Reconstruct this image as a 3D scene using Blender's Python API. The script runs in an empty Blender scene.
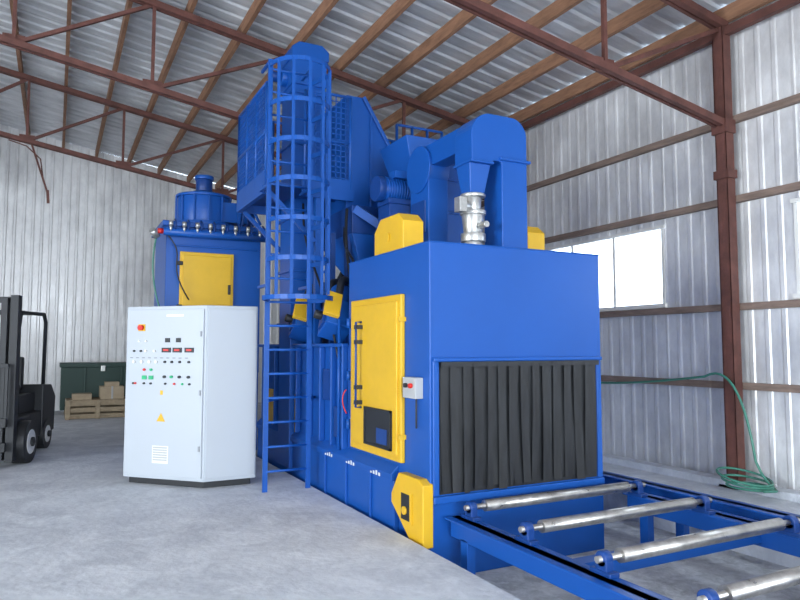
import bpy, bmesh, math, random
from mathutils import Vector, Matrix
random.seed(3)
sc = bpy.context.scene
sc.view_settings.view_transform = 'Standard'
sc.view_settings.exposure = 0.0

# ------------------------------------------------------------------ materials
def mat(name, col, rough=0.5, metal=0.0, var=0.0, vscale=4.0, bump=0.0, bscale=30.0, stretch=(1,1,1), col2=None, spec=0.5, rvar=0.0, dust=None, dscale=6.0):
    m = bpy.data.materials.new(name); m.use_nodes = True
    nt = m.node_tree; p = nt.nodes['Principled BSDF']
    p.inputs['Base Color'].default_value = (*col, 1)
    p.inputs['Roughness'].default_value = rough
    p.inputs['Metallic'].default_value = metal
    p.inputs['Specular IOR Level'].default_value = spec
    tc = nt.nodes.new('ShaderNodeTexCoord'); mp = nt.nodes.new('ShaderNodeMapping')
    mp.inputs['Scale'].default_value = stretch
    nt.links.new(tc.outputs['Object'], mp.inputs['Vector'])
    if var > 0 or col2 or rvar > 0:
        n = nt.nodes.new('ShaderNodeTexNoise'); n.inputs['Scale'].default_value = vscale
        n.inputs['Detail'].default_value = 6; n.inputs['Roughness'].default_value = 0.65
        nt.links.new(mp.outputs['Vector'], n.inputs['Vector'])
        if var > 0 or col2:
            r = nt.nodes.new('ShaderNodeValToRGB')
            r.color_ramp.elements[0].position = 0.33; r.color_ramp.elements[1].position = 0.67
            c2 = col2 if col2 else tuple(c*(1-var) for c in col)
            r.color_ramp.elements[0].color = (*c2, 1); r.color_ramp.elements[1].color = (*col, 1)
            nt.links.new(n.outputs['Fac'], r.inputs['Fac'])
            out = r.outputs['Color']
            if dust:
                n3 = nt.nodes.new('ShaderNodeTexNoise'); n3.inputs['Scale'].default_value = dscale
                n3.inputs['Detail'].default_value = 10; n3.inputs['Roughness'].default_value = 0.75; n3.inputs['Distortion'].default_value = 0.6
                r3 = nt.nodes.new('ShaderNodeValToRGB'); r3.color_ramp.elements[0].position = 0.42; r3.color_ramp.elements[1].position = 0.66
                mx = nt.nodes.new('ShaderNodeMixRGB'); mx.inputs['Color2'].default_value = (*dust, 1)
                nt.links.new(mp.outputs['Vector'], n3.inputs['Vector']); nt.links.new(n3.outputs['Fac'], r3.inputs['Fac'])
                nt.links.new(r3.outputs['Color'], mx.inputs['Fac']); nt.links.new(out, mx.inputs['Color1']); out = mx.outputs['Color']
            nt.links.new(out, p.inputs['Base Color'])
        if rvar > 0:
            mr = nt.nodes.new('ShaderNodeMapRange')
            mr.inputs['From Min'].default_value = 0.3; mr.inputs['From Max'].default_value = 0.7
            mr.inputs['To Min'].default_value = rough-rvar; mr.inputs['To Max'].default_value = rough+rvar
            nt.links.new(n.outputs['Fac'], mr.inputs['Value']); nt.links.new(mr.outputs['Result'], p.inputs['Roughness'])
    if bump > 0:
        n2 = nt.nodes.new('ShaderNodeTexNoise'); n2.inputs['Scale'].default_value = bscale; n2.inputs['Detail'].default_value = 4
        b = nt.nodes.new('ShaderNodeBump'); b.inputs['Strength'].default_value = bump; b.inputs['Distance'].default_value = 0.02
        nt.links.new(mp.outputs['Vector'], n2.inputs['Vector'])
        nt.links.new(n2.outputs['Fac'], b.inputs['Height']); nt.links.new(b.outputs['Normal'], p.inputs['Normal'])
    return m

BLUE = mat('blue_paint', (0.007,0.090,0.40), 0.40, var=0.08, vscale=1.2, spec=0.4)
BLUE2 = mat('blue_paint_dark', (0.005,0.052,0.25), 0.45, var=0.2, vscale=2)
YEL = mat('yellow_paint', (0.78,0.46,0.018), 0.45, var=0.10, vscale=3)
RUST = mat('rust_primer_steel', (0.15,0.055,0.042), 0.7, var=0.45, vscale=5, bump=0.1)
WOOD = mat('purlin_wood', (0.36,0.18,0.10), 0.75, var=0.45, vscale=3, stretch=(6,1,6))
WOODG = mat('girt_wood', (0.28,0.20,0.16), 0.8, var=0.4, vscale=3, stretch=(6,1,6))
CRATEW = mat('crate_wood', (0.42,0.33,0.22), 0.8, var=0.4, vscale=6)
CARD = mat('cardboard', (0.48,0.38,0.26), 0.85, var=0.2, vscale=5)
RUB = mat('rubber_black', (0.024,0.026,0.030), 0.48, var=0.6, vscale=5, stretch=(3,3,0.6), rvar=0.1)
DARK = mat('dark_steel', (0.016,0.018,0.022), 0.5)
STEEL = mat('roller_steel', (0.62,0.60,0.57), 0.36, 0.9, var=0.35, vscale=12, rvar=0.1)
GALV = mat('galvanised_valve', (0.62,0.62,0.60), 0.35, 0.7, var=0.3, vscale=15)
CAB = mat('cabinet_paint', (0.47,0.51,0.56), 0.45, bump=0.02)
CABE = mat('cabinet_seam', (0.30,0.32,0.35), 0.6)
RED = mat('red_plastic', (0.65,0.02,0.015), 0.35)
GRN = mat('green_button', (0.02,0.42,0.18), 0.35)
WHT = mat('white_plastic', (0.75,0.75,0.75), 0.4)
CREAM = mat('window_frame_paint', (0.80,0.79,0.75), 0.5)
HOSE = mat('green_hose', (0.05,0.22,0.16), 0.4)
DGREEN = mat('dark_green_paint', (0.02,0.055,0.045), 0.5)
GREYBOX = mat('grey_plastic', (0.45,0.46,0.46), 0.5)
FLOOR = mat('floor_concrete', (0.68,0.71,0.76), 0.9, col2=(0.53,0.56,0.61), vscale=0.8, bump=0.35, bscale=14, dust=(0.80,0.83,0.87), dscale=2.2, spec=0.2)
PIT = mat('pit_concrete', (0.58,0.59,0.60), 0.9, var=0.4, vscale=3, bump=0.8, bscale=14, dust=(0.70,0.71,0.72), dscale=7, spec=0.2)
WALLM = mat('foil_wall', (0.88,0.88,0.88), 0.42, 0.30, col2=(0.60,0.60,0.605), vscale=1.3, bump=0.6, bscale=3.0, stretch=(1.8,1.8,0.9), rvar=0.14)
ROOFM = mat('foil_roof', (0.72,0.73,0.75), 0.45, 0.25, col2=(0.46,0.47,0.49), vscale=2.0, bump=0.5, bscale=5, stretch=(0.5,2,1), rvar=0.1)

# ------------------------------------------------------------------ builder
class B:
    def __init__(s, name, parent=None, M=None, bevel=0.0):
        s.name=name; s.bm=bmesh.new(); s.mats=[]; s.parent=parent; s.M=M; s.bevel=bevel
    def mi(s,m):
        if m not in s.mats: s.mats.append(m)
        return s.mats.index(m)
    def faces(s, verts, fs, m, smooth=False):
        vs=[s.bm.verts.new(v) for v in verts]; k=s.mi(m)
        for f in fs:
            try:
                fc=s.bm.faces.new([vs[i] for i in f]); fc.material_index=k; fc.smooth=smooth
            except ValueError: pass
    def box(s,x0,x1,y0,y1,z0,z1,m):
        v=[(x0,y0,z0),(x1,y0,z0),(x1,y1,z0),(x0,y1,z0),(x0,y0,z1),(x1,y0,z1),(x1,y1,z1),(x0,y1,z1)]
        s.faces(v,[(0,3,2,1),(4,5,6,7),(0,1,5,4),(1,2,6,5),(2,3,7,6),(3,0,4,7)],m)
    def obox(s,c,size,R,m):
        hx,hy,hz=[a/2 for a in size]; c=Vector(c)
        v=[c+R@Vector(p) for p in [(-hx,-hy,-hz),(hx,-hy,-hz),(hx,hy,-hz),(-hx,hy,-hz),(-hx,-hy,hz),(hx,-hy,hz),(hx,hy,hz),(-hx,hy,hz)]]
        s.faces(v,[(0,3,2,1),(4,5,6,7),(0,1,5,4),(1,2,6,5),(2,3,7,6),(3,0,4,7)],m)
    def bar(s,p0,p1,w,h,m):
        p0=Vector(p0);p1=Vector(p1);d=p1-p0
        z=d.normalized(); up=Vector((0,0,1)) if abs(z.z)<0.95 else Vector((0,1,0))
        x=up.cross(z).normalized(); y=z.cross(x)
        R=Matrix((x,y,z)).transposed()
        s.obox((p0+p1)/2,(w,h,d.length),R,m)
    def cyl(s,p0,p1,r,m,r2=None,n=20):
        p0=Vector(p0);p1=Vector(p1); r2=r if r2 is None else r2
        z=(p1-p0).normalized(); up=Vector((0,0,1)) if abs(z.z)<0.9 else Vector((1,0,0))
        x=up.cross(z).normalized(); y=z.cross(x); k=s.mi(m)
        a=[];b=[]
        for i in range(n):
            t=2*math.pi*i/n; d=x*math.cos(t)+y*math.sin(t)
            a.append(s.bm.verts.new(p0+d*r)); b.append(s.bm.verts.new(p1+d*r2))
        for i in range(n):
            f=s.bm.faces.new((a[i],a[(i+1)%n],b[(i+1)%n],b[i])); f.smooth=True; f.material_index=k
        f=s.bm.faces.new(a[::-1]); f.material_index=k
        f=s.bm.faces.new(b); f.material_index=k
    def tube(s,path,r,m,n=8,closed=False):
        P=[Vector(p) for p in path]; N=len(P); k=s.mi(m); rings=[]
        prev=None
        for i in range(N):
            if closed: t=(P[(i+1)%N]-P[i-1]).normalized()
            else: t=(P[min(i+1,N-1)]-P[max(i-1,0)]).normalized()
            if prev is None:
                up=Vector((0,0,1)) if abs(t.z)<0.9 else Vector((1,0,0)); x=up.cross(t).normalized()
            else: x=(prev-t*prev.dot(t)).normalized()
            prev=x; y=t.cross(x)
            rings.append([s.bm.verts.new(P[i]+(x*math.cos(2*math.pi*j/n)+y*math.sin(2*math.pi*j/n))*r) for j in range(n)])
        for i in range(N if closed else N-1):
            a=rings[i]; b=rings[(i+1)%N]
            for j in range(n):
                f=s.bm.faces.new((a[j],a[(j+1)%n],b[(j+1)%n],b[j])); f.smooth=True; f.material_index=k
        if not closed:
            for rr in (rings[0][::-1],rings[-1]):
                f=s.bm.faces.new(rr); f.material_index=k
    def prism(s,pts,axis,a0,a1,m):
        n=len(pts)
        def P(p,a):
            if axis=='y': return (p[0],a,p[1])
            if axis=='x': return (a,p[0],p[1])
            return (p[0],p[1],a)
        v=[P(p,a0) for p in pts]+[P(p,a1) for p in pts]
        fs=[tuple(range(n)),tuple(range(2*n-1,n-1,-1))]+[(i,i+n,(i+1)%n+n,(i+1)%n) for i in range(n)]
        s.faces(v,fs,m)
    def frustum(s,x0,x1,y0,y1,z0,X0,X1,Y0,Y1,z1,m):
        v=[(x0,y0,z0),(x1,y0,z0),(x1,y1,z0),(x0,y1,z0),(X0,Y0,z1),(X1,Y0,z1),(X1,Y1,z1),(X0,Y1,z1)]
        s.faces(v,[(0,3,2,1),(4,5,6,7),(0,1,5,4),(1,2,6,5),(2,3,7,6),(3,0,4,7)],m)
    def done(s):
        bmesh.ops.recalc_face_normals(s.bm, faces=s.bm.faces[:])
        me=bpy.data.meshes.new(s.name)
        if s.M is not None: s.bm.transform(s.M)
        s.bm.to_mesh(me); s.bm.free()
        for m in s.mats: me.materials.append(m)
        o=bpy.data.objects.new(s.name,me); sc.collection.objects.link(o)
        if s.parent: o.parent=s.parent
        if s.bevel>0:
            b=o.modifiers.new('bevel','BEVEL'); b.width=s.bevel; b.segments=2; b.limit_method='ANGLE'; b.angle_limit=math.radians(50)
        return o
def empty(name):
    e=bpy.data.objects.new(name,None); sc.collection.objects.link(e); return e

# ------------------------------------------------------------------ building shell
XR=7.15; XL=-11.15; YB=19.0; YF=-8.0; RX=-2.0; SL=0.17; EAVE=5.42
def roofz(x): return EAVE+SL*(XR-x) if x>=RX else EAVE+SL*(XR-RX)-SL*(RX-x)
PX0,PX1,PY0,PY1,PZ=2.68,5.75,0.6,11.6,-0.32

f=B('floor')
f.box(XL,PX0,YF,YB,-0.5,0,FLOOR); f.box(PX1,XR,YF,YB,-0.5,0,FLOOR)
f.box(PX0,PX1,PY1,YB,-0.5,0,FLOOR); f.box(PX0,PX1,YF,PY0,-0.5,0,FLOOR)
f.box(PX0,PX1,PY0,PY1,-0.5,PZ,PIT)
f.done()

def corr(b, p_at, length, ztop_fn, pitch, depth, m, zbot=0.0, gaps=()):
    prof=[]; s=0.0
    while s<length:
        for ds,d in ((0,0),(pitch*0.6,0),(pitch*0.7,depth),(pitch*0.9,depth)):
            if s+ds<=length: prof.append((s+ds,d))
        s+=pitch
    prof.append((length,0))
    ext=sorted(set([g[0] for g in gaps]+[g[1] for g in gaps]))
    for e in ext: prof=[q for q in prof if abs(q[0]-e)>0.02]+[(e,0)]
    prof.sort()
    for i in range(len(prof)-1):
        (s0,d0),(s1,d1)=prof[i],prof[i+1]; mid=(s0+s1)/2
        segs=[(zbot,None)]
        for g in gaps:
            if g[0]<mid<g[1]: segs=[(zbot,g[2]),(g[3],None)]
        a=p_at(s0,d0); c=p_at(s1,d1)
        for z0,z1 in segs:
            za=ztop_fn(*a) if z1 is None else z1; zc=ztop_fn(*c) if z1 is None else z1
            if za-z0<0.01: continue
            b.faces([(a[0],a[1],z0),(c[0],c[1],z0),(c[0],c[1],zc),(a[0],a[1],za)],[(0,1,2,3)],m)

W1=(6.18,8.60,2.13,3.22); W2=(2.4,4.38,2.13,3.22)
w=B('wall_right')
corr(w, lambda s,d:(XR-d,YF+s), YB-YF, lambda x,y:EAVE+0.28, 0.20,0.007,WALLM, gaps=[(W1[0]-YF,W1[1]-YF,W1[2],W1[3]),(W2[0]-YF,W2[1]-YF,W2[2],W2[3])])
w.done()
w=B('wall_back')
corr(w, lambda s,d:(XL+s,YB-d), XR-XL, lambda x,y:roofz(x)+0.28, 0.20,0.015,WALLM)
w.done()
w=B('wall_left')
corr(w, lambda s,d:(XL+d,YF+s), YB-YF, lambda x,y:EAVE+0.28, 0.20,0.02,WALLM, gaps=[(7.0,13.0,0.0,4.2)])
w.done()
w=B('wall_front')
corr(w, lambda s,d:(XL+s,YF+d), XR-XL, lambda x,y:roofz(x)+0.28, 0.20,0.02,WALLM, gaps=[(7.0,15.0,0.0,4.4)])
w.done()

c=B('ceiling')
y=YF
while y<YB-0.01:
    for (a,da),(e,de) in (((0,0),(0.18,0)),((0.18,0),(0.21,0.03)),((0.21,0.03),(0.27,0.03)),((0.27,0.03),(0.30,0))):
        y0=y+a; y1=min(y+e,YB)
        for xa,xb in ((XR+0.2,RX),(RX,XL-0.2)):
            za=roofz(min(max(xa,XL),XR))+0.27; zb=roofz(min(max(xb,XL),XR))+0.27
            c.faces([(xa,y0,za+da),(xb,y0,zb+da),(xb,y1,zb+de),(xa,y1,za+de)],[(0,1,2,3)],ROOFM)
    y+=0.30
c.done()

p=B('roof_purlins')
x=XR-0.10
while x>XL:
    z=roofz(x)+0.06
    p.box(x-0.03,x+0.03,YF,YB-0.04,z,z+0.19,WOOD)
    x-=0.78
p.done()

def truss(y):
    t=B('roof_truss')
    D=1.22
    for xa,xb in ((XR-0.12,RX),(RX,XL+0.12)):
        t.bar((xa,y-0.04,roofz(xa)),(xb,y-0.04,roofz(xb)),0.07,0.09,RUST)
        t.bar((xa,y+0.04,roofz(xa)),(xb,y+0.04,roofz(xb)),0.04,0.09,RUST)
        t.bar((xa,y-0.04,roofz(xa)-D),(xb,y-0.04,roofz(xb)-D),0.06,0.08,RUST)
        t.bar((xa,y+0.04,roofz(xa)-D),(xb,y+0.04,roofz(xb)-D),0.03,0.08,RUST)
    for sgn in (1,-1):
        xs=[XR-0.12,5.1,3.1,1.1,-0.6,-2.0]
        if sgn<0: xs=[2*RX-v for v in xs]
        for i in range(len(xs)-1):
            a,b_=xs[i],xs[i+1]
            t.bar((b_,y,roofz(b_)-D),(b_,y,roofz(b_)),0.045,0.045,RUST)
            t.bar((b_,y,roofz(b_)-D),(a,y,roofz(a)),0.05,0.05,RUST)
            t.obox((b_,y,roofz(b_)-D+0.04),(0.26,0.012,0.16),Matrix.Identity(3),RUST)
    return t.done()
for y in (0.5,5.1,9.7,14.3): truss(y)

def column(x,y):
    t=B('steel_column')
    t.box(x-0.06,x+0.07,y-0.075,y-0.06,0.03,EAVE,RUST); t.box(x-0.06,x+0.07,y+0.06,y+0.075,0.03,EAVE,RUST)
    t.box(x-0.012,x+0.012,y-0.07,y+0.07,0.03,EAVE,RUST)
    t.box(x-0.06,x-0.045,y-0.07,y+0.07,0.03,EAVE,RUST)
    t.box(x-0.13,x+0.10,y-0.13,y+0.13,0.0,0.03,RUST)
    t.box(x-0.08,x+0.08,y-0.10,y+0.10,3.58,3.68,RUST)
    t.box(x-0.09,x+0.08,y-0.10,y+0.10,4.12,4.28,RUST)
    t.done()
for y in (0.5,5.1,9.7,14.3):
    column(XR-0.17,y)
    column(XL+0.17,y)

g=B('trim_1')
for z in (1.15,3.34,4.3):
    g.box(XR-0.09,XR-0.012,YF+0.05,YB-0.05,z-0.04,z+0.04,WOODG)
g.box(XR-0.09,XR-0.012,YF+0.05,YB-0.05,2.03,2.11,WOODG)
g.done()
g=B('trim_2')
g.bar((XR-0.15,YF,EAVE-0.06),(XR-0.15,YB,EAVE-0.06),0.08,0.10,RUST)
g.done()
g=B('baseboard_right')
g.box(XR-0.30,XR-0.095,YF+0.1,YB-0.4,0,0.08,FLOOR)
g.done()

def window(name,W):
    y0,y1,z0,z1=W
    b=B(name)
    X0,X1=XR-0.03,XR+0.05
    t=0.045
    b.box(X0-0.02,X1,y0-t,y1+t,z0-0.01,z0+t,CREAM); b.box(X0,X1,y0-t,y1+t,z1-t,z1,CREAM)
    for yy in (y0,y0+(y1-y0)*0.36,y0+2*(y1-y0)*0.36,y1):
        b.box(X0+0.02,X1-0.01,yy-t/2,yy+t/2,z0,z1,CREAM)
    b.done()
window('window_1',W1); window('window_2',W2)

b=B('hanging_brace_rod')
b.bar((-0.52,14.3,5.48),(-0.22,14.26,4.55),0.035,0.035,RUST)
b.bar((-0.22,14.26,4.6),(-0.20,14.26,4.35),0.05,0.05,RUST)
b.tube([(-0.9,14.3,5.5),(-0.6,14.3,5.42),(-0.36,14.3,5.2),(-0.3,14.28,4.8)],0.012,RUST)
b.done()

# ------------------------------------------------------------------ blasting machine
MC=empty('shot_blasting_machine')
LX,RXm,FY,BY,TZ=2.80,4.72,4.86,6.60,2.50
RE=9.95
b=B('blast_chamber',MC,bevel=0.012)
b.box(LX,RXm,FY,BY,PZ,TZ,BLUE)
b.box(LX-0.006,RXm+0.006,FY-0.006,BY+0.006,TZ-0.01,TZ+0.008,BLUE)
b.box(LX+0.02,LX+0.08,FY-0.02,FY,0.36,1.50,BLUE)
b.box(RXm-0.08,RXm-0.02,FY-0.02,FY,0.36,1.50,BLUE)
b.box(LX+0.02,RXm-0.02,FY-0.04,FY,1.475,1.51,BLUE)
b.box(LX+0.02,RXm-0.02,FY-0.04,FY,0.30,0.36,BLUE)
b.done()
b=B('rear_chamber',MC,bevel=0.01)
b.box(LX,RXm,BY,RE,PZ,1.62,BLUE)
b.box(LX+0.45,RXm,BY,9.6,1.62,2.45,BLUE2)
for yy in (6.62,6.95,7.3,7.7,8.15,8.6,9.1,9.6):
    b.box(LX-0.07,LX,yy-0.012,yy+0.012,0.52,1.62,BLUE)
b.box(LX-0.08,LX,BY,RE,1.60,1.64,BLUE)
b.box(LX-0.05,LX,7.0,7.25,1.0,1.35,BLUE2)
b.box(LX-0.05,LX,6.68,6.90,0.62,0.95,BLUE2)
for yy in (8.25,9.15): b.box(LX-0.03,LX,yy,yy+0.40,0.45,1.0,YEL)
b.done()
b=B('base_ledge',MC,bevel=0.006)
b.prism([(LX-0.08,0.46),(LX,0.54),(LX,0.40),(LX-0.08,0.40)],'y',5.42,RE,BLUE)
b.box(LX-0.05,LX,5.42,RE,PZ,0.42,BLUE)
for yy in (5.9,6.5,7.1,7.7): b.box(LX-0.075,LX-0.05,yy-0.012,yy+0.012,PZ,0.42,BLUE)
b.done()
b=B('maker_marks',MC)
for yy in (5.65,6.25,6.85):
    for k,(dy,h) in enumerate(((0,0.05),(0.06,0.07),(0.12,0.05),(0.18,0.03))):
        b.box(LX-0.0845,LX-0.0805,yy+dy,yy+dy+0.03,0.405,0.405+h*0.6,WHT)
b.done()
b=B('corner_guard',MC,bevel=0.008)
b.prism([(4.84,-0.05),(4.84,0.46),(4.92,0.50),(5.28,0.50),(5.42,0.30),(5.42,0.22),(5.05,-0.05)],'x',LX-0.08,LX+0.02,YEL)
b.done()
b=B('corner_guard_port',MC)
b.box(LX-0.085,LX-0.079,5.06,5.22,0.12,0.34,DARK)
b.box(LX-0.088,LX-0.082,5.02,5.06,0.10,0.36,YEL)
b.cyl((LX-0.10,5.15,0.20),(LX-0.08,5.15,0.20),0.035,YEL)
b.done()

b=B('strip_curtain',MC)
n=14; x0=LX+0.09; x1=RXm-0.09; wd=(x1-x0)/n
b.box(x0,x1,FY-0.008,FY-0.002,0.37,1.47,DARK)
for layer in range(2):
    for i in range(n):
        if layer==1 and i==n-1: continue
        xc=x0+(i+0.5+0.5*layer)*wd; yy=FY-0.020-0.020*layer
        w_=wd*random.uniform(0.88,1.02) if layer==0 else wd*random.uniform(0.45,0.80)
        segs=8; tw0=random.uniform(-6,6); rows=[]
        zb=0.39+random.uniform(-0.02,0.03)
        ph=random.uniform(0,6); sway=random.uniform(-0.018,0.018)
        for j in range(segs+1):
            t=j/segs; z=1.47+(zb-1.47)*t
            tw=math.radians(tw0*t*1.6); cx_=xc+sway*t*t+0.003*math.sin(ph+4*t); oy=-0.010*math.sin(ph+t*3)*t
            rows.append([(cx_-w_/2*math.cos(tw),yy+oy-w_/2*math.sin(tw),z),(cx_,yy+oy-0.004*math.sin(ph*2+t*5),z),(cx_+w_/2*math.cos(tw),yy+oy+w_/2*math.sin(tw),z)])
        V=[v for r in rows for v in r]; F=[]
        for j in range(segs):
            for q in range(2): F.append((j*3+q,j*3+q+1,(j+1)*3+q+1,(j+1)*3+q))
        b.faces(V,F,RUB,smooth=True)
b.box(x0-0.01,x1+0.01,FY-0.055,FY-0.048,1.43,1.475,DARK)
b.done()

b=B('inspection_door',MC,bevel=0.01)
b.box(LX-0.045,LX,5.30,6.44,0.57,2.08,YEL)
b.box(LX-0.06,LX-0.04,5.36,6.38,0.63,2.02,YEL)
b.done()
b=B('door_window',MC)
b.box(LX-0.075,LX-0.055,5.44,6.02,0.66,1.02,DARK)
b.box(LX-0.080,LX-0.07,5.52,5.74,0.70,0.84,BLUE2)
for (ya,yb,za,zb_) in ((5.44,6.02,0.66,0.68),(5.44,6.02,1.0,1.02),(5.44,5.46,0.66,1.02),(6.0,6.02,0.66,1.02)):
    b.box(LX-0.085,LX-0.07,ya,yb,za,zb_,RUB)
b.done()
b=B('door_handle',MC)
b.tube([(LX-0.06,6.13,1.0),(LX-0.12,6.13,1.0),(LX-0.12,6.13,1.85),(LX-0.06,6.13,1.85)],0.012,BLUE2)
for z in (1.05,1.2,1.65,1.8): b.box(LX-0.13,LX-0.05,6.10,6.16,z-0.02,z+0.02,DARK)
for z in (0.8,1.3,1.85): b.cyl((LX-0.05,6.48,z-0.05),(LX-0.05,6.48,z+0.05),0.022,BLUE)
for z in (0.8,1.85): b.box(LX-0.07,LX,5.28,5.32,z-0.02,z+0.02,YEL)
b.done()
b=B('switch_box',MC,bevel=0.006)
b.box(LX-0.08,LX,4.97,5.20,1.16,1.34,GREYBOX)
b.cyl((LX-0.11,5.03,1.27),(LX-0.08,5.03,1.27),0.022,RED); b.cyl((LX-0.11,5.12,1.27),(LX-0.08,5.12,1.27),0.02,DARK)
b.cyl((LX-0.02,5.06,1.16),(LX-0.02,5.06,0.9),0.008,DARK)
b.done()

b=B('belt_cover',MC,bevel=0.02)
for (xa,xb,ya,yb) in ((2.83,3.05,5.40,6.02),(4.28,4.50,5.40,6.0)):
    b.prism([(ya,TZ),(yb,TZ),(yb,2.74),(yb-0.14,2.86),(ya+0.10,2.86),(ya,2.78)],'x',xa,xb,YEL)
b.cyl((2.815,5.72,2.66),(2.83,5.72,2.66),0.05,YEL)
b.done()

b=B('exhaust_duct',MC,bevel=0.012)
def arc(cx,cz,r,a0,a1,n=8): return [(cx+r*math.cos(math.radians(a0+(a1-a0)*i/n)),cz+r*math.sin(math.radians(a0+(a1-a0)*i/n))) for i in range(n+1)]
outer=arc(3.86,3.64,0.18,0,90)+arc(3.62,3.60,0.22,90,180)
inner=arc(3.66,3.34,0.03,180,90,3)+arc(3.71,3.34,0.03,90,0,3)
pts=[(4.04,TZ)]+outer+[(3.40,3.34)]+[(3.63,3.34)]+inner+[(3.74,TZ)]
b.prism(pts,'y',5.10,5.40,BLUE)
b.box(3.71,4.07,5.07,5.43,TZ,TZ+0.03,BLUE)
b.box(3.71,4.07,5.07,5.43,3.38,3.41,BLUE)
b.box(3.385,3.645,5.085,5.415,3.33,3.355,BLUE)
b.frustum(3.44,3.60,5.19,5.35,3.06,3.40,3.64,5.14,5.38,3.34,BLUE)
b.done()
b=B('fan_housing',MC,bevel=0.008)
b.cyl((3.42,6.15,3.50),(3.66,6.15,3.50),0.24,BLUE,n=32)
b.cyl((3.40,6.15,3.50),(3.42,6.15,3.50),0.255,BLUE,n=32)
b.box(3.44,3.64,5.38,6.15,3.50,3.74,BLUE)
b.box(3.42,3.66,5.95,6.35,TZ,3.40,BLUE)
b.box(3.405,3.42,6.0,6.3,2.8,3.15,BLUE2)
b.done()
vx=3.52
b=B('butterfly_valve',MC,bevel=0.004)
b.cyl((vx,5.27,3.03),(vx,5.27,3.06),0.12,GALV)
b.cyl((vx,5.27,2.90),(vx,5.27,3.03),0.08,GALV)
b.cyl((vx,5.27,2.86),(vx,5.27,2.90),0.125,GALV)
b.cyl((vx,5.27,2.68),(vx,5.27,2.86),0.09,GALV,r2=0.11)
b.cyl((vx,5.27,2.60),(vx,5.27,2.68),0.12,GALV)
b.cyl((vx,5.27,TZ),(vx,5.27,2.60),0.09,GALV)
b.cyl((vx-0.19,5.20,2.93),(vx-0.02,5.26,2.93),0.04,GALV)
b.box(vx-0.23,vx-0.15,5.14,5.24,2.86,3.0,GALV)
b.cyl((vx,5.15,2.74),(vx,5.04,2.74),0.03,GALV)
b.done()

b=B('upper_hopper',MC,bevel=0.008)
b.prism([(3.95,TZ),(4.45,TZ),(4.45,3.75),(4.25,4.0),(3.95,4.0)],'y',6.7,7.3,BLUE)
b.frustum(3.6,3.95,6.6,7.1,3.5,3.45,4.1,6.5,7.2,4.0,BLUE)
b.frustum(3.7,3.85,6.7,6.95,2.5,3.6,3.95,6.6,7.1,3.5,BLUE)
for z in (2.8,3.2,3.6): b.box(3.93,4.47,6.68,7.32,z-0.015,z+0.015,BLUE)
b.done()
b=B('drive_motor',MC,bevel=0.005)
b.cyl((3.26,6.75,3.40),(3.60,6.75,3.40),0.13,BLUE,n=28)
for i in range(9): 
    b.cyl((3.29+i*0.033,6.75,3.40),(3.302+i*0.033,6.75,3.40),0.15,BLUE,n=28)
b.cyl((3.18,6.75,3.40),(3.26,6.75,3.40),0.145,BLUE2,n=28)
b.box(3.36,3.52,6.6,6.75,3.52,3.60,BLUE); b.box(3.28,3.58,6.60,6.90,3.22,3.28,BLUE2)
b.box(3.30,3.56,6.62,6.92,2.5,3.22,BLUE2)
b.done()

b=B('bucket_elevator',MC,bevel=0.008)
b.box(2.70,3.14,8.30,8.78,0.05,5.50,BLUE)
for z in (1.9,2.6,3.3,4.3,5.0): b.box(2.67,3.17,8.27,8.81,z-0.02,z+0.02,BLUE)
b.box(2.68,3.16,8.26,8.80,5.10,5.45,BLUE)
b.prism([(2.66,5.45),(3.18,5.45),(3.18,5.58),(3.08,5.66),(2.76,5.66),(2.66,5.58)],'y',8.22,8.85,BLUE)
b.cyl((2.60,8.55,5.25),(2.70,8.55,5.25),0.12,BLUE); b.cyl((2.45,8.55,5.25),(2.60,8.55,5.25),0.07,BLUE2)
b.done()

b=B('separator_housing',MC,bevel=0.008)
b.prism([(3.27,3.35),(3.27,4.88),(3.50,4.88),(4.20,3.75),(4.20,3.35)],'y',7.82,8.75,BLUE)
b.bar((3.50,7.80,4.88),(4.20,7.80,3.75),0.05,0.05,BLUE)
b.box(3.25,4.22,7.78,7.82,3.35,3.42,BLUE)
b.box(3.60,3.63,7.79,7.82,3.42,4.66,BLUE)
b.box(3.9,3.93,7.79,7.82,3.42,4.2,BLUE)
b.frustum(3.35,3.75,7.5,8.1,2.55,3.2,3.95,7.45,8.6,3.0,BLUE)
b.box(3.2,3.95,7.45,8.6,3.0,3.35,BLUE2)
b.frustum(3.95,4.3,7.6,8.1,2.5,3.9,4.4,7.5,8.4,3.35,BLUE)
b.done()

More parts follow.
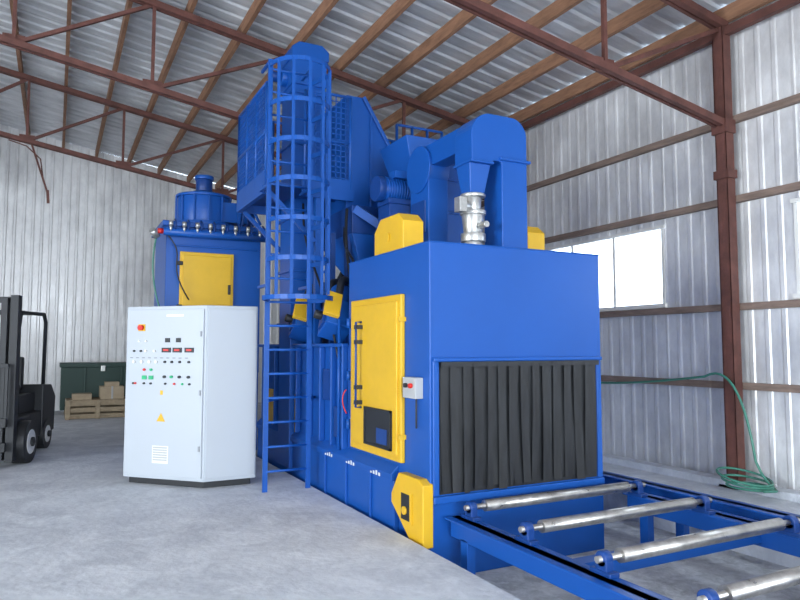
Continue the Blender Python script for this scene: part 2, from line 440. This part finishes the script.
PFZ=3.58; TR=4.78; PB=9.0
b=B('service_platform',MC)
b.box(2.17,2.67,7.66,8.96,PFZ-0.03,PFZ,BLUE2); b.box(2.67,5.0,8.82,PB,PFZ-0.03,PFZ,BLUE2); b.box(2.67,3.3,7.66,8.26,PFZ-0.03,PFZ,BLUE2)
b.box(2.15,2.19,7.64,PB,PFZ-0.14,PFZ+0.12,BLUE); b.box(2.62,3.3,7.64,7.68,PFZ-0.14,PFZ+0.12,BLUE)
b.box(2.15,5.0,PB-0.02,PB+0.02,PFZ-0.14,PFZ+0.12,BLUE)
def rail(p0,p1,posts=3,mesh=True,T=TR):
    p0=Vector(p0);p1=Vector(p1)
    for h in (T-PFZ,(T-PFZ)*0.5):
        b.tube([p0+Vector((0,0,h)),p1+Vector((0,0,h))],0.02,BLUE)
    for i in range(posts):
        q=p0.lerp(p1,i/(posts-1)); b.tube([q,q+Vector((0,0,T-PFZ))],0.022,BLUE)
    if mesh:
        L=(p1-p0).length; n=int(L/0.06)
        for i in range(1,n):
            q=p0.lerp(p1,i/n); b.bar(q,q+Vector((0,0,T-PFZ)),0.013,0.008,BLUE)
        m=int((T-PFZ)/0.07)
        for j in range(1,m):
            h=Vector((0,0,j*0.07)); b.bar(p0+h,p1+h,0.008,0.012,BLUE)
rail((2.17,7.66,PFZ),(2.17,PB,PFZ),4)
rail((2.66,7.66,PFZ),(3.26,7.66,PFZ),3)
rail((2.17,PB,PFZ),(5.0,PB,PFZ),7,mesh=False)
rail((4.25,8.30,PFZ),(5.0,8.30,PFZ),4,mesh=False)
b.box(4.25,5.0,8.28,8.82,PFZ-0.03,PFZ,BLUE2); b.box(4.25,5.0,8.27,8.30,PFZ-0.12,PFZ+0.1,BLUE)
for yy in (7.7,8.95):
    b.bar((2.20,yy,PFZ-0.1),(2.80,yy,2.9),0.05,0.05,BLUE)
    b.bar((2.84,yy,1.62),(2.84,yy,PFZ),0.07,0.07,BLUE)
b.bar((4.6,8.9,1.6),(4.6,8.9,PFZ),0.08,0.08,BLUE)
b.bar((2.17,7.70,PFZ-0.1),(2.17,8.95,PFZ-0.1),0.06,0.10,BLUE)
b.done()

b=B('caged_ladder',MC)
lx0,lx1,ly=2.11,2.61,7.32; LT=4.92
for xx in (lx0,lx1):
    b.bar((xx,ly,0.0),(xx,ly,LT),0.055,0.025,BLUE)
    b.bar((xx,ly,LT-0.02),(xx,ly+0.36,LT-0.02),0.03,0.03,BLUE)
    for z in (1.0,2.3,3.45): b.bar((xx,ly,z),(xx if z>2 else min(xx+0.25,2.8),ly+0.35,z),0.04,0.03,BLUE)
z=0.22
while z<LT-0.05:
    b.cyl((lx0,ly,z),(lx1,ly,z),0.014,BLUE,n=8); z+=0.27
cx=(lx0+lx1)/2; R=0.34
def hoop(z,flare=0.0):
    r=R+flare; pts=[(lx0,ly,z)]
    for i in range(17):
        a=math.radians(180+180*i/16); pts.append((cx+r*math.cos(a),ly-0.30+r*math.sin(a)*1.05,z))
    pts.append((lx1,ly,z))
    for i in range(len(pts)-1): b.bar(pts[i],pts[i+1],0.012,0.05,BLUE)
hz=[2.13,2.55,2.98,3.41,3.84,4.27,4.72]
for i,z in enumerate(hz): hoop(z,0.05 if i==0 else 0)
for k in range(7):
    a=math.radians(180+180*k/6)
    b.bar((cx+R*math.cos(a),ly-0.30+R*math.sin(a)*1.05,hz[0]),(cx+R*math.cos(a),ly-0.30+R*math.sin(a)*1.05,hz[-1]),0.035,0.012,BLUE)
b.done()

b=B('blast_wheel_unit',MC,bevel=0.008)
for yy in (6.95,8.0):
    R=Matrix.Rotation(math.radians(-28),3,'X')@Matrix.Rotation(math.radians(18),3,'Y')
    c0=Vector((2.80,yy,1.90))
    b.obox(c0,(0.30,0.34,0.34),R,BLUE)
    b.obox(c0+R@Vector((-0.12,-0.20,0.05)),(0.18,0.06,0.30),R,YEL)
    b.obox(c0+R@Vector((-0.16,0,0.0)),(0.03,0.18,0.26),R,BLUE2)
    b.cyl(c0+R@Vector((0,0,0.15)),c0+R@Vector((0,0,0.42)),0.12,BLUE)
    b.cyl(c0+R@Vector((-0.17,0,0)),c0+R@Vector((-0.26,0,0)),0.05,DARK)
b.done()
b=B('shot_hoses',MC)
def bez(p0,p1,p2,p3,n=16):
    P=[Vector(p) for p in (p0,p1,p2,p3)]
    return [((1-t)**3)*P[0]+3*((1-t)**2)*t*P[1]+3*(1-t)*t*t*P[2]+t**3*P[3] for t in [i/n for i in range(n+1)]]
for i,(ya,yb) in enumerate(((7.5,6.95),(7.7,7.3),(7.9,8.0),(8.2,8.1))):
    b.tube(bez((3.4,ya,2.6),(3.2,ya,2.1),(2.85,yb,2.7),(2.82,yb,2.05)),0.045,DARK)
b.tube(bez((2.72,7.9,3.4),(2.65,7.7,2.6),(2.75,7.3,2.6),(2.76,6.75,1.4)),0.014,DARK)
b.tube(bez((2.76,6.56,1.15),(2.71,6.58,1.1),(2.71,6.58,1.0),(2.76,6.55,0.9)),0.007,RED)
b.tube(bez((3.26,7.8,3.3),(3.1,7.6,2.6),(3.0,7.0,2.9),(2.95,6.62,2.2)),0.016,DARK)
b.tube(bez((3.15,7.5,3.3),(3.0,7.3,2.5),(3.1,7.0,2.4),(2.9,6.7,1.64)),0.02,DARK)
b.done()
b=B('side_pipework',MC)
b.tube([(2.74,6.72,0.5),(2.74,6.72,1.9)],0.018,BLUE)
b.box(3.3,4.6,6.62,7.4,2.45,2.52,BLUE)
for xx in (3.0,3.2): b.bar((xx,7.6,1.62),(xx,7.6,3.0),0.06,0.06,BLUE2)
b.bar((3.26,7.46,3.3),(3.9,6.65,2.6),0.1,0.1,BLUE)
for (x,y) in ((4.3,8.0),(4.65,8.0),(4.65,7.0)):
    b.tube([(x,y,2.45),(x,y,3.9)],0.018,BLUE)
b.tube([(4.3,8.0,3.9),(4.65,8.0,3.9),(4.65,7.0,3.9)],0.018,BLUE)
b.done()

# ------------------------------------------------------------------ dust collector
DC=empty('dust_collector')
b=B('filter_housing',DC,bevel=0.01)
b.box(1.42,2.85,10.3,11.5,1.2,3.42,BLUE)
b.box(1.36,2.91,10.24,11.56,3.40,3.48,BLUE)
b.frustum(1.9,2.4,10.7,11.1,0.45,1.42,2.85,10.3,11.5,1.2,BLUE)
for x in (1.47,2.80):
    for y in (10.36,11.44): b.bar((x,y,0),(x,y,1.25),0.09,0.09,BLUE)
b.cyl((2.15,10.9,0.0),(2.15,10.9,0.45),0.24,BLUE)
b.box(1.62,2.42,10.26,10.3,2.0,3.03,YEL)
b.box(1.66,2.38,10.245,10.27,2.05,2.98,YEL)
b.box(2.33,2.37,10.22,10.25,2.4,2.55,DARK)
for z in (2.2,2.85): b.box(1.58,1.66,10.23,10.27,z-0.03,z+0.03,DARK)
b.bar((1.5,10.28,3.12),(2.8,10.28,3.12),0.03,0.03,BLUE)
b.done()
b=B('exhaust_fan',DC,bevel=0.006)
fx=2.07
b.cyl((fx,10.9,3.48),(fx,10.9,3.56),0.50,BLUE,n=32)
b.cyl((fx,10.9,3.56),(fx,10.9,3.98),0.41,BLUE,n=32)
b.cyl((fx,10.9,3.98),(fx,10.9,4.02),0.44,BLUE,n=32)
b.cyl((fx,10.9,4.02),(fx,10.9,4.10),0.30,BLUE,n=32,r2=0.18)
b.cyl((fx,10.9,4.10),(fx,10.9,4.30),0.13,BLUE2,n=24)
b.cyl((fx,10.9,4.30),(fx,10.9,4.36),0.15,BLUE,n=24)
for i in range(12):
    a=i*math.pi/6; b.box(fx+0.43*math.cos(a)-0.012,fx+0.43*math.cos(a)+0.012,10.9+0.43*math.sin(a)-0.012,10.9+0.43*math.sin(a)+0.012,3.56,3.99,BLUE)
b.box(fx,fx+0.7,10.55,10.8,3.58,3.9,BLUE)
b.box(fx+0.62,fx+0.74,10.52,10.83,3.55,3.93,BLUE2)
b.tube([(fx+0.5,10.45,3.48),(fx+0.55,10.42,3.85),(fx+0.8,10.40,3.98)],0.03,BLUE)
b.bar((fx+0.45,10.4,4.2),(fx+0.80,10.4,3.55),0.04,0.04,BLUE)
b.bar((fx+0.45,10.4,3.48),(fx+0.45,10.4,4.22),0.04,0.04,BLUE)
b.done()
b=B('pulse_valves',DC)
b.cyl((1.36,10.18,3.30),(2.92,10.18,3.30),0.06,BLUE,n=16)
for i in range(8):
    x=1.46+i*0.19
    b.cyl((x,10.12,3.38),(x,10.12,3.45),0.032,GALV,n=12); b.cyl((x,10.14,3.3),(x,10.14,3.4),0.02,GALV,n=10)
    b.tube([(x+0.06,10.14,3.33),(x+0.07,10.12,3.44),(x+0.07,10.24,3.50)],0.014,BLUE2)
b.cyl((1.28,10.18,3.30),(1.36,10.18,3.30),0.04,RED,n=12)
b.cyl((1.20,10.14,3.30),(1.28,10.22,3.22),0.05,GALV,n=12)
b.tube(bez((1.28,10.2,3.25),(1.15,10.2,2.7),(1.3,10.2,2.2),(1.45,10.2,1.9)),0.012,HOSE)
b.tube(bez((1.40,10.2,3.28),(1.75,10.12,2.9),(1.35,10.15,2.9),(1.75,10.2,2.3)),0.010,DARK)
b.done()

# ------------------------------------------------------------------ control cabinet
CC=empty('electrical_control_cabinet')
A=Vector((0.760,8.56));C=Vector((1.530,7.77));D=Vector((2.13,7.77))
b=B('cabinet_body',CC,bevel=0.01)
E=(2.13,8.40);G=(1.12,8.95)
b.prism([tuple(A),tuple(C),tuple(D),E,G],'z',0.08,2.08,CAB)
A2,C2,D2=(0.83,8.60),(1.55,7.84),(2.09,7.84)
b.prism([A2,C2,D2,(2.09,8.35),(1.14,8.88)],'z',0.0,0.09,DARK)
b.done()
ud=(C-A).normalized(); nd=Vector((ud.y,-ud.x))
W=(C-A).length
def panel_box(bb,u,v,w,h,d,m,o=A,uu=ud,nn=nd):
    c=o+uu*u+nn*(d/2)
    R=Matrix(((uu.x,nn.x,0),(uu.y,nn.y,0),(0,0,1)))
    bb.obox((c.x,c.y,v),(w,d,h),R,m)
def panel_cyl(bb,u,v,r,d,m,o=A,uu=ud,nn=nd):
    c=o+uu*u; e=c+nn*d
    bb.cyl((c.x,c.y,v),(e.x,e.y,v),r,m,n=14)
b=B('cabinet_doors',CC,bevel=0.004)
panel_box(b,W/2,1.08,W-0.04,1.92,0.018,CAB)
panel_box(b,0.30,1.08,0.56,1.92,0.018,CAB,o=C,uu=Vector((1,0)),nn=Vector((0,-1)))
b.done()
b=B('cabinet_controls',CC)
def px(x): return (x-124)/81*W
def pz(y): return 2.08-(y-305)/180*2.06
d0=0.018
panel_box(b,px(141),pz(327),0.10,0.08,d0+0.004,YEL); panel_cyl(b,px(141),pz(327),0.032,0.06,RED)
for x in (168,179): panel_box(b,px(x),pz(340),0.06,0.05,d0+0.012,DARK)
for x in (139,146): panel_cyl(b,px(x),pz(341),0.012,d0+0.02,WHT)
for x in (134,141): panel_cyl(b,px(x),pz(351),0.012,d0+0.02,DARK)
for x in (167,178,190):
    panel_box(b,px(x),pz(350),0.12,0.055,d0+0.012,DARK); panel_box(b,px(x),pz(350),0.07,0.022,d0+0.016,RED)
for x in (146,155): panel_cyl(b,px(x),pz(351),0.015,d0+0.02,WHT)
for x in (134,142,150,157): panel_cyl(b,px(x),pz(362),0.018,d0+0.02,WHT)
for x in (145,152): panel_box(b,px(x),pz(378),0.06,0.045,d0+0.012,GRN)
for x in (145,152): panel_cyl(b,px(x),pz(370),0.015,d0+0.02,RED if x==145 else GRN)
for x in (166,173,181,190): panel_cyl(b,px(x),pz(362),0.014,d0+0.02,DARK)
for x in (166,173,181,190): panel_cyl(b,px(x),pz(377),0.016,d0+0.025,DARK if x!=173 else GRN)
for x in (134,136,145,152,167,176,184,191): panel_cyl(b,px(x),pz(384),0.012,d0+0.02,RED if x in(136,176) else (GRN if x==184 else DARK))
for i in range(10): panel_box(b,px(131)+0.085*i,pz(358),0.04,0.006,d0+0.002,DARK)
panel_box(b,px(163),pz(393),0.035,0.05,d0+0.004,YEL)
c=A+ud*px(163)+nd*(d0+0.003); z0=pz(422)
t=[Vector((c.x,c.y,z0+0.10)),Vector((c.x,c.y,z0))-Vector((ud.x,ud.y,0))*0.06,Vector((c.x,c.y,z0))+Vector((ud.x,ud.y,0))*0.06]
b.faces(t,[(0,1,2)],YEL)
for i in range(6): panel_box(b,px(163),pz(448)-i*0.028,0.19,0.016,d0+0.008,GREYBOX)
panel_box(b,px(163),pz(455),0.22,0.20,d0+0.003,WHT)
panel_box(b,px(175),pz(315),0.24,0.025,d0+0.002,WHT)
for v in (0.45,1.08,1.75):
    panel_box(b,W-0.05,v,0.02,0.06,d0+0.01,CABE)
b.done()

# ------------------------------------------------------------------ roller conveyor
RC=empty('roller_conveyor')
b=B('conveyor_frame',RC,bevel=0.005)
for xa,xb in ((2.96,3.04),(4.96,5.04),(5.44,5.52)):
    b.box(xa,xb,0.8,4.80 if xa<4.98 else 6.4,0.04,0.20,BLUE)
for xa,xb in ((2.90,3.10),(4.90,5.10),(5.38,5.58)):
    b.box(xa,xb,0.8,4.80 if xa<4.98 else 6.4,0.185,0.20,BLUE)
for yy in (3.48,2.0,1.0): 
    b.box(3.04,5.44,yy-0.06,yy+0.06,0.07,0.18,BLUE)
for yy in (4.3,): b.box(5.04,5.44,yy-0.05,yy+0.05,0.06,0.18,BLUE)
for xx in (3.0,5.0,5.48):
    for yy in (1.2,2.9,4.6): b.box(xx-0.04,xx+0.04,yy-0.05,yy+0.05,PZ,0.06,BLUE)
b.box(5.44,5.52,6.3,6.38,PZ,0.06,BLUE)
b.done()
ROLL=(4.64,3.92,3.16,2.42,1.66)
b=B('rollers',RC)
for yy in ROLL:
    b.cyl((3.19,yy,0.295),(4.80,yy,0.295),0.046,STEEL,n=24)
    b.cyl((3.0,yy,0.295),(5.02,yy,0.295),0.022,STEEL,n=14)
b.done()
b=B('pillow_blocks',RC,bevel=0.006)
for yy in ROLL:
    for xx in (3.06,4.93):
        b.box(xx-0.04,xx+0.04,yy-0.09,yy+0.09,0.20,0.23,BLUE2)
        b.cyl((xx-0.03,yy,0.295),(xx+0.03,yy,0.295),0.05,BLUE2,n=20)
        b.box(xx-0.03,xx+0.03,yy-0.05,yy+0.05,0.22,0.29,BLUE2)
b.done()

# ------------------------------------------------------------------ forklift
FK=empty('forklift')
MF=Matrix.Translation((-0.82,11.30,0))@Matrix.Rotation(math.radians(-106),4,'Z')
b=B('chassis',FK,MF,bevel=0.02)
b.box(-0.9,0.35,-0.48,0.48,0.22,0.62,DARK)
b.prism([(-1.35,0.25),(-0.75,0.2),(-0.75,1.02),(-1.15,1.0),(-1.38,0.8)],'y',-0.5,0.5,DARK)
b.box(-0.75,-0.05,-0.38,0.38,0.6,0.9,DARK)
b.prism([(0.05,0.55),(0.45,0.55),(0.42,1.15),(0.30,1.2)],'y',-0.42,0.42,DARK)
b.box(0.12,0.78,0.36,0.60,0.58,0.63,DARK); b.box(0.12,0.78,-0.60,-0.36,0.58,0.63,DARK)
b.done()
b=B('seat',FK,MF,bevel=0.03)
b.box(-0.55,-0.1,-0.24,0.24,0.9,1.03,RUB); b.box(-0.68,-0.55,-0.24,0.24,0.95,1.45,RUB)
b.done()
b=B('overhead_guard',FK,MF)
for s in (-0.42,0.42):
    b.tube([(0.40,s,0.6),(0.35,s,1.2),(0.12,s,2.1),(-0.9,s,2.12),(-1.0,s,2.0),(-0.98,s,1.0)],0.03,DARK)
for i in range(8): b.bar((0.1-i*0.14,-0.42,2.12),(0.1-i*0.14,0.42,2.12),0.03,0.03,DARK)
b.tube([(0.25,0,1.15),(0.1,0,1.35)],0.02,DARK)
b.tube([(0.1+0.04*math.sin(a*math.pi/8),0.17*math.cos(a*math.pi/8),1.36+0.16*math.sin(a*math.pi/8)) for a in range(16)],0.014,DARK,closed=True)
b.done()
b=B('mast',FK,MF,bevel=0.004)
for s in (-0.58,0.58):
    b.box(0.72,0.86,s-0.05,s+0.05,0.08,2.30,DARK)
    b.box(0.76,0.88,s*0.80-0.04,s*0.80+0.04,0.10,2.26,DARK)
    b.cyl((0.70,s*0.55,0.15),(0.70,s*0.55,1.6),0.045,DARK); b.cyl((0.70,s*0.55,1.6),(0.70,s*0.55,2.2),0.025,GALV)
for z in (0.25,0.9,1.55,2.24): b.box(0.70,0.78,-0.58,0.58,z-0.04,z+0.04,DARK)
for s in (-0.08,0.08): b.box(0.80,0.82,s-0.015,s+0.015,0.4,2.1,GALV)
for z in (0.28,0.60): b.box(0.90,0.95,-0.56,0.56,z-0.06,z+0.06,DARK)
for i in range(8): b.box(0.91,0.94,-0.56+i*0.155,-0.52+i*0.155,0.6,1.35,DARK)
b.box(0.91,0.94,-0.56,0.56,1.33,1.38,DARK)
b.done()
b=B('forks',FK,MF)
for s in (-0.28,0.28):
    b.box(0.95,1.0,s-0.06,s+0.06,0.05,0.65,DARK); b.prism([(0.95,0.04),(0.95,0.09),(1.95,0.06),(1.95,0.04)],'y',s-0.06,s+0.06,DARK)
b.done()
b=B('wheels',FK,MF,bevel=0.015)
for (x,y,r,w_) in ((0.45,0.62,0.29,0.20),(0.45,-0.62,0.29,0.20),(-0.95,0.44,0.23,0.16),(-0.95,-0.44,0.23,0.16)):
    s=1 if y>0 else -1
    b.cyl((x,y-w_/2,r),(x,y+w_/2,r),r,RUB,n=32)
    b.cyl((x,y+s*w_/2,r),(x,y+s*(w_/2+0.01),r),r*0.58,WHT,n=24)
    b.cyl((x,y+s*(w_/2+0.01),r),(x,y+s*(w_/2+0.04),r),r*0.22,DARK,n=16)
b.done()

# ------------------------------------------------------------------ crates near back wall
b=B('wooden_crate',bevel=0.004)
for k,(x0,x1,y0,y1) in enumerate(((0.25,1.55,16.5,17.3),)):
    for z in (0.06,0.2,0.34): b.box(x0,x1,y0,y0+0.03,z-0.05,z+0.05,CRATEW); b.box(x0,x1,y1-0.03,y1,z-0.05,z+0.05,CRATEW)
    for z in (0.06,0.2,0.34): b.box(x0,x0+0.03,y0,y1,z-0.05,z+0.05,CRATEW); b.box(x1-0.03,x1,y0,y1,z-0.05,z+0.05,CRATEW)
    for xx in (x0+0.05,(x0+x1)/2,x1-0.05): b.box(xx-0.05,xx+0.05,y0-0.025,y0,0,0.42,CRATEW)
    b.box(x0,x1,y0,y1,0.39,0.42,CRATEW)
b.box(0.38,0.78,16.6,17.0,0.42,0.55,CARD); b.box(0.95,1.45,16.6,17.1,0.42,0.70,CARD); b.box(1.05,1.35,16.65,17.0,0.70,0.80,CARD)
b.box(1.18,1.22,16.595,17.1,0.42,0.705,GREYBOX)
b.done()
b=B('green_storage_chest',bevel=0.01)
b.box(0.15,1.95,17.55,18.45,0.12,1.12,DGREEN); b.box(0.12,1.98,17.52,18.48,1.12,1.22,DGREEN)
b.box(0.25,0.4,17.55,18.25,0,0.12,CRATEW); b.box(1.7,1.85,17.55,18.25,0,0.12,CRATEW)
b.box(1.00,1.10,17.50,17.53,1.02,1.16,GALV)
b.box(0.65,0.69,17.53,17.56,0.12,1.12,DGREEN); b.box(1.45,1.49,17.53,17.56,0.12,1.12,DGREEN)
b.done()

# ------------------------------------------------------------------ green hose
b=B('garden_hose')
X=XR-0.26
pts=bez((X,8.9,1.16),(X,7.5,1.02),(X,6.5,1.1),(X,5.4,1.25),16)+bez((X,5.4,1.25),(X-0.03,5.0,1.45),(X-0.02,4.85,0.9),(X-0.05,4.75,0.35),14)[1:]+bez((X-0.05,4.75,0.35),(X-0.05,4.6,0.0),(X,4.4,0.10),(X-0.3,4.5,0.10),8)[1:]
b.tube(pts,0.014,HOSE)
for k in range(3):
    b.tube([(X-0.17+(0.20+0.025*k)*math.cos(a*math.pi/12),4.75+0.03*k+(0.24+0.02*k)*math.sin(a*math.pi/12),0.096+0.022*k+0.05*k*(1+math.sin(a*math.pi/12))*0.5) for a in range(24)],0.013,HOSE,closed=True)
b.done()

# ------------------------------------------------------------------ outside ground, lights, world
b=B('ground')
b.box(-60,60,-70,80,-0.7,-0.52,FLOOR)
b.done()

wd=bpy.data.worlds.new('World'); sc.world=wd; wd.use_nodes=True
bg=wd.node_tree.nodes['Background']; bg.inputs['Color'].default_value=(0.76,0.88,1.0,1); bg.inputs['Strength'].default_value=6.0

def area(name,loc,rot,sx,sy,power,col):
    l=bpy.data.lights.new(name,'AREA'); l.shape='RECTANGLE'; l.size=sx; l.size_y=sy; l.energy=power; l.color=col
    o=bpy.data.objects.new(name,l); o.location=loc; o.rotation_euler=rot; sc.collection.objects.link(o); return o
area('daylight_door_front',(-0.15,YF+0.1,2.3),(math.radians(90),0,0),7.6,4.0,1050,(0.90,0.96,1.0))
area('daylight_door_left',(XL+0.1,2.0,2.2),(math.radians(90),0,math.radians(-90)),5.8,4.0,1300,(0.90,0.96,1.0))

cam=bpy.data.cameras.new('camera'); co=bpy.data.objects.new('camera',cam); sc.collection.objects.link(co)
co.location=(0,0,1.6); co.rotation_euler=(math.radians(94.05),0,math.radians(-27.4))
cam.sensor_width=36; cam.lens=29.9; cam.clip_end=300
sc.camera=co
